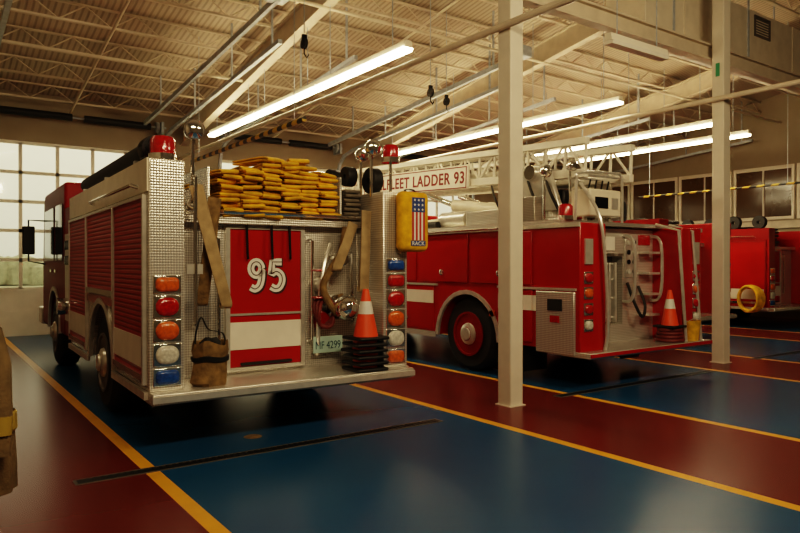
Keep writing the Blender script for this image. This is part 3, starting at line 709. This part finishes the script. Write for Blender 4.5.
for xx in (-.66, .13, .74):
    grab(lt, smooth([(xx,.44,1.0),(xx,.32,1.02),(xx,.26,1.2),(xx,.26,1.7),(xx,.32,1.86),(xx,.44,1.88)]), .022, 'alu')
for zz in (.80, 1.08, 1.36, 1.64): box(.46,.70,.26,.44,zz,zz+.03).build('folding_step', M['alu'], lt)
MB().lathe([(.1,0),(.1,.06),(.08,.08),(0,.1)],18,tr(-.64,.44,1.3)@RYm).build('intake_cap', M['chrome'], lt)
MB().lathe([(.08,0),(.08,.06),(.06,.08),(0,.1)],18,tr(-.64,.44,.95)@RYm).build('intake_cap', M['redlens'], lt)
MB().tube(smooth([(.2,.42,1.25),(.18,.3,1.0),(.3,.26,.8),(.42,.3,.95),(.44,.42,1.2)]), .02, 8).build('air_hose', M['black'], lt)
box(-.3,-.06,.425,.44,1.68,1.86).build('data_plate', M['white'], lt)
box(.46,.72,.425,.44,1.76,1.90).build('rear_lamp', M['redlens'], lt, bevel=.01)
box(-.47,.09,.40,.44,1.61,1.64).build('bay_lip', M['chrome'], lt)
box(-.77,-.55,.425,.44,1.5,1.85).build('hatch_plate', M['alu'], lt, bevel=.006)
box(-.77,-.55,.425,.44,.55,.80).build('hatch_plate', M['alu'], lt, bevel=.006)
grab(lt, smooth([(-.84,-.02,.47),(-.84,-.06,.8),(-.90,-.06,1.6),(-.94,.0,2.1),(-.9,.3,2.5)]), .022, 'alu')
grab(lt, [(.84,-.04,.47),(.70,-.02,1.95),(.66,.3,2.04)], .022, 'alu')
grab(lt, [(1.20,-.04,.47),(1.02,-.02,1.95),(.98,.3,2.04)], .022, 'alu')
cn = box(-.80,-.18,.24,.54,2.10,2.44).build('control_console', M['cream'], lt, bevel=.02)
for k in range(4): MB().cyl((-.70+k*.12,.34,2.44),(-.70+k*.12,.31,2.56),.012,n=6).build('lever', M['black'], cn)
for xx in (-.70,-.28): MB().cyl((xx,.40,2.04),(xx,.40,2.12),.03,n=8).build('console_leg', M['alu'], cn)
box(-.70,-.45,.232,.24,2.2,2.34).build('gauge_panel', M['blackgloss'], cn)
box(-.38,-.25,.232,.24,2.2,2.34).build('dial_panel', M['alu'], cn)
grab(lt, smooth([(-1.0,.3,2.04),(-1.0,.28,2.5),(-.95,.28,2.62),(-.3,.28,2.66),(-.12,.28,2.6),(-.08,.3,2.04)]), .018, 'alu', 'guard_rail')
beacon(lt, -1.12, .35, 2.04, .09, .2)
spot(lt, -1.05, .74, 2.68, .08, 2.04); spot(lt, -.74, .58, 2.76, .07, 2.04)
MB().lathe([(.76,2.04),(.76,2.12),(.68,2.14),(.68,2.22),(0,2.22)],40,tr(0,1.45,0)).build('turntable', M['tread'], lt)
for s in (-1, 1):
    MB().prism([(.85,2.22),(1.95,2.22),(1.6,2.86),(1.1,2.86)],'x',s*.60-.04,s*.60+.04).build('pedestal_plate', M['alu'], lt, bevel=.01)
    MB().cyl((s*.50,1.35,2.76),(s*.70,1.35,2.76),.1,n=20).build('pivot_cap', M['chrome'], lt)
    for px, py, rr in ((.66,.8,.022),(.68,1.1,.02),(.68,1.6,.02),(.66,1.85,.016)):
        grab(lt, smooth([(s*px,py,2.12),(s*(px+.10),py+.1,2.42),(s*(px-.06),py+.35,2.66)]), rr, 'black', 'hydraulic_line')
box(-.40,.40,1.0,1.7,2.22,2.52).build('hydraulic_block', M['black'], lt, bevel=.03)
box(-.98,-.80,1.0,1.4,2.04,2.40).build('valve_box', M['treaddark'], lt, bevel=.02)
box(-1.02,-.82,1.5,2.3,2.04,2.26).build('tool_box', M['tread'], lt, bevel=.01)
MB().cyl((-.86,2.4,2.17),(-.86,3.0,2.17),.13,n=18).build('hydraulic_tank', M['alu'], lt)
MB().lathe([(.04,-.14),(.17,-.14),(.17,-.11),(.08,-.1),(.08,.1),(.17,.11),(.17,.14),(.04,.14)],22,tr(-.3,.72,2.26)@RX,closed=True).build('cable_reel', M['redlens'], lt)
for s in (-1, 1):
    cy = MB().cyl((s*.34,1.9,2.26),(s*.38,3.3,2.46),.10,n=16).build('lift_cylinder', M['cream'], lt)
    MB().cyl((s*.38,3.3,2.46),(s*.40,4.1,2.72),.045,n=12).build('piston', M['chrome'], cy)
def ladder(hx, y0, y1, z0, z1, pitch, mname, nm, k_=1.0):
    o = bpy.data.objects.new(nm, None); col.objects.link(o); o.parent = lt
    o.location = (0, 2.9*SL, -4.2*SL); o.rotation_euler = (SL, 0, 0)
    n = int((y1-y0)/pitch)
    for s in (-1, 1):
        box(s*hx-.045*k_, s*hx+.045*k_, y0, y1, z0, z0+.11*k_).build('lower_rail', M[mname], o, bevel=.006)
        box(s*hx-.045*k_, s*hx+.045*k_, y0, y1, z1-.09*k_, z1).build('upper_rail', M[mname], o, bevel=.006)
        wbm = MB()
        for k in range(n):
            ya = y0+k*pitch+.02
            wbm.tube([(s*hx,ya,z0+.08*k_),(s*hx,ya,z1-.04*k_)], .022*k_, 6)
            if k % 2 == 0: wbm.tube([(s*hx,ya,z0+.08*k_),(s*hx,ya+pitch,z1-.04*k_)], .020*k_, 6)
            else: wbm.tube([(s*hx,ya,z1-.04*k_),(s*hx,ya+pitch,z0+.08*k_)], .020*k_, 6)
        wbm.build('web', M[mname], o)
    for k in range(int((y1-y0)/.35)): MB().cyl((-hx,y0+.1+k*.35,z0+.05),(hx,y0+.1+k*.35,z0+.05),.02,n=8).build('rung', M['alu'], o)
    return o
lb_ = ladder(.48, .55, 8.2, 2.78, 3.30, .34, 'ladderwhite', 'ladder_base_section')
ladder(.34, 1.4, 8.7, 2.92, 3.24, .38, 'alu', 'ladder_fly_section', .6)
MB().cyl((0,1.2,2.76),(0,8.4,2.76),.06,n=14).build('water_pipe', M['alu'], lb_)
nb = box(-.60,-.56,2.74,5.75,2.68,3.05).build('name_board', M['ladderwhite'], lt, bevel=.006)
text('lettering', 'WELLFLEET LADDER 93', 2.84, .195, (-.602,4.245,2.865), LEFT, M['signletter'], nb, .003, .02, 1.12)
for a in ((2.77,5.72,2.695,2.71),(2.77,5.72,3.02,3.035),(2.77,2.785,2.71,3.02),(5.705,5.72,2.71,3.02)):
    box(-.606,-.60,*a).build('border_line', M['signletter'], nb)
for yy in (3.1, 4.4, 5.6): box(-.56,-.53,yy,yy+.05,2.75,2.95).build('board_bracket', M['alu'], nb)
nb.location = (0, 2.87*SL, -2.9*SL); nb.rotation_euler = (SL, 0, 0)
for xx in (-.5, .5): box(xx-.05,xx+.05,5.4,5.55,2.04,2.72).build('cradle_post', M['alu'], lt)
box(-.55,.55,5.4,5.55,2.71,2.77).build('ladder_cradle', M['alu'], lt)
tag(MB().tube([(0,0,0),(0,2.2,0)],.09,16).build('storage_tube', M['cream'], loc=(6.75,8.3,2.13)), 'long cream storage tube lying on the ladder truck deck', 'tube')
tag(MB().tube([(0,0,0),(.02,1.5,.02),(0,2.5,0)],.06,12).build('suction_hose', M['black'], loc=(6.5,8.1,2.10)), 'black hose lying along the ladder truck deck edge', 'hose')
for xx in (-1.0, 1.0): box(xx-.22, xx+.22, .95, .97, .12, .46).build('mud_flap', M['black'], lt)
cab(lt, 1.24, 5.75, 8.6, 2.5, 6.9, M['red'], False)
cx2, cy2 = T2[0]+.62, T2[1]+.06
cl = MB()
for k in range(4): cl.tube([(.18*math.cos(a)*(1-.06*k), .16*math.sin(a)*(1-.06*k), .025+.045*k) for a in [2*PI*i/24 for i in range(24)]], .024, 8, True)
tag(cl.build('hose_coil', M['redhose'], loc=(cx2, cy2, .47)), 'dull red hose coil under the cone on the ladder truck tailboard', 'hose')
c9 = cone((cx2, cy2, .657), 'single orange traffic cone with white band on the ladder truck tailboard'); c9.scale = (.95,.95,1.05)
bk = thing('bucket', 'yellow bucket beside the cone on the ladder truck tailboard', 'bucket', (T2[0]+1.0, T2[1]-.02, .47))
MB().lathe([(0,0),(.09,0),(.12,.26),(.125,.27),(.112,.265),(.085,.02),(0,.02)],20).build('pail', M['yellowbag'], bk)
MB().tube([(-.12,0,.25),(-.1,-.09,.3),(0,-.13,.32),(.1,-.09,.3),(.12,0,.25)],.005,5).build('bail', M['alu'], bk)

# ------------------------------------------------------------------ further engines
e3, _ = pumper('red fire engine behind the ladder truck, left of the second column, mostly hidden', (12.15, 7.2, 0), 0, M['red'], M['shutter'], False)
e4, _ = pumper('red fire engine at far right edge with dark hose on top', (17.0, 7.6, 0), 0, M['red'], M['red'], False)
for (rx, ry, xx, yy, what) in ((12.15,7.2,.1,.8,'engine behind the ladder truck'),(17.0,7.6,-.1,.6,'far right engine')):
    h = thing('fire_hose', 'dark fire hose folded on the bed of the ' + what, 'fire hose', (rx+xx, ry+yy, 1.93))
    for c in range(5):
        for r in range(6):
            fold(h, Matrix.Translation((-.5+c*.25+R.uniform(-.02,.02),R.uniform(-.04,.04),.036+r*.08)) @ Matrix.Rotation(R.uniform(-.1,.1),4,'Z'), .7, .22, .026, .022, 'black')
for nm_, yy, rr in (('nearest the rear', 7.9, .15), ('second from the rear', 8.5, .16), ('third from the rear', 9.1, .14), ('farthest from the rear', 9.7, .15)):
    tag(MB().lathe([(rr*.25,-.06),(rr,-.06),(rr,.06),(rr*.25,.06)],22,RX,closed=True).build('hose_roll', M['black'], loc=(15.95,yy,2.33+rr)), 'black rolled hose on the far right engine roof edge, ' + nm_, 'hose roll')
cl = MB()
for k in range(5): cl.tube([(-.04*k, .29*math.cos(a)*(1-.06*k), .29*math.sin(a)) for a in [2*PI*i/28 for i in range(28)]], .035, 8, True)
tag(cl.build('hose_coil', M['yellowhose'], loc=(15.68,7.95,.70)), 'yellow hose coil hung on the left side of the far right engine', 'hose')

# ------------------------------------------------------------------ coat at the left edge
CL = (.163, 3.575, 0)
ct = thing('turnout_coat', 'tan firefighter coat with yellow band hanging at the left picture edge', 'coat', CL)
cbm = MB()
prof = [(.165,.46),(.195,.47),(.193,.58),(.188,.70),(.182,.82),(.168,.95),(.145,1.08),(.12,1.18),(.09,1.27),(.05,1.33),(.04,1.34)]
rings = []
for r, z in prof:
    rings.append([cbm.bm.verts.new((r*(1+.07*max(0,(1.2-z))*math.sin(9*a+2*z))*math.cos(a), .8*r*(1+.07*max(0,(1.2-z))*math.sin(9*a+2*z))*math.sin(a), z)) for a in [2*PI*i/54 for i in range(54)]])
for a, b in zip(rings, rings[1:]):
    for i in range(54): cbm.face([a[i], a[(i+1)%54], b[(i+1)%54], b[i]])
cbm.face(rings[0][::-1]); cbm.face(rings[-1])
cbm.build('coat_body', M['coat'], ct)
MB().lathe([(.196,.74),(.203,.75),(.200,.82),(.192,.83)],40,None,1,.8,closed=True).build('reflective_band', M['coatband'], ct)
for s in (-1, 1):
    sl = MB().sweep([(s*.09,-.03,1.2),(s*.12,-.10,1.05),(s*.12,-.15,.85),(s*.11,-.17,.66)], [(.045*math.cos(2*PI*i/12),.05*math.sin(2*PI*i/12)) for i in range(12)]).build('sleeve', M['coat'], ct)
    MB().sweep([(s*.119,-.154,.83),(s*.115,-.162,.75)], [(.050*math.cos(2*PI*i/14),.055*math.sin(2*PI*i/14)) for i in range(14)]).build('cuff_band', M['coatband'], sl)
cs = thing('coat_stand', 'dark post stand carrying the tan firefighter coat at left edge', 'coat stand', CL)
MB().cyl((0,0,0),(0,0,1.42),.018,n=10).build('post', M['darkred'], cs)
MB().lathe([(0,0),(.13,0),(.13,.02),(.03,.05),(0,.05)],24).build('base', M['darkred'], cs)
MB().tube([(0,0,1.38),(.06,0,1.36),(.08,0,1.42)],.008,6).build('hook', M['alu'], cs)

# ------------------------------------------------------------------ outside
struct(tag(box(-14,30,YF+.25,60,-.1,-.02).build('driveway', M['outside']), 'pale ground outside the overhead doors', 'ground'))
hg = MB()
for k in range(40):
    hg.lathe([(0,0),(1.2,.1),(1.4,1.0),(1.0,1.7),(0,2.1)],9,tr(-14+k*1.05+R.uniform(-.3,.3),55+R.uniform(-1,1),-.05)@Matrix.Scale(R.uniform(.7,1.2),4),wob=.3)
tag(hg.build('hedge', M['trees']), 'distant hedge seen through the overhead door panes', 'hedge')

# ------------------------------------------------------------------ world and lights
wd = bpy.data.worlds.new('world'); scn.world = wd; wd.use_nodes = True; nt = wd.node_tree
bgn = nt.nodes['Background']; tc = nt.nodes.new('ShaderNodeTexCoord'); sx = nt.nodes.new('ShaderNodeSeparateXYZ')
nt.links.new(tc.outputs['Generated'], sx.inputs[0]); cr = nt.nodes.new('ShaderNodeValToRGB')
cr.color_ramp.elements[0].position = 0.0; cr.color_ramp.elements[0].color = (.56,.54,.39,1)
cr.color_ramp.elements[1].position = .25; cr.color_ramp.elements[1].color = (1.0,.90,.62,1)
nt.links.new(sx.outputs[2], cr.inputs[0]); nt.links.new(cr.outputs[0], bgn.inputs['Color']); bgn.inputs['Strength'].default_value = 1.7

def area(name, loc, target, sx_, sy_, e, c=(1,.78,.48)):
    l = bpy.data.lights.new(name, 'AREA'); l.shape = 'RECTANGLE'; l.size = sx_; l.size_y = sy_; l.energy = e; l.color = c
    o = bpy.data.objects.new(name, l); col.objects.link(o); o.location = loc
    o.rotation_euler = (Vector(target)-Vector(loc)).to_track_quat('-Z','Y').to_euler()
area('fill_behind', (1.5, .5, 4.6), (2.6, 5.5, 1.4), 2.4, .3, 150)  # added fill from behind the camera, brightens the near engine's rear
area('fill_behind_right', (6.5, .5, 4.8), (7.5, 6, 1.4), 2.4, .3, 125)  # second added fill behind the camera, aimed at the ladder truck rear
area('left_aisle_light', (.1, 7.5, 4.5), (.9, 7.6, 1.0), .3, 4.8, 28)  # unseen area light over the left aisle, no fixture modelled
for xx, yy, e in ((5.13,10.6,20),(9.8,10.8,24),(13.7,9.8,24)):
    area('ceiling_fill', (xx, yy, 4.5), (xx, yy+.01, 8), .4, 6.5, e)  # upward fill added above the light rows to brighten the roof deck

# ------------------------------------------------------------------ camera
cd = bpy.data.cameras.new('camera'); cam = bpy.data.objects.new('camera', cd); col.objects.link(cam)
cd.sensor_width = 36; cd.lens = 672/800*36; cd.clip_start = .05
cam.location = (0, 0, 1.5); cam.rotation_euler = (math.radians(90-.2), 0, math.radians(-35.5))
scn.camera = cam
scn.view_settings.view_transform = 'Filmic'
scn.view_settings.look = 'High Contrast'
scn.view_settings.exposure = 0.0
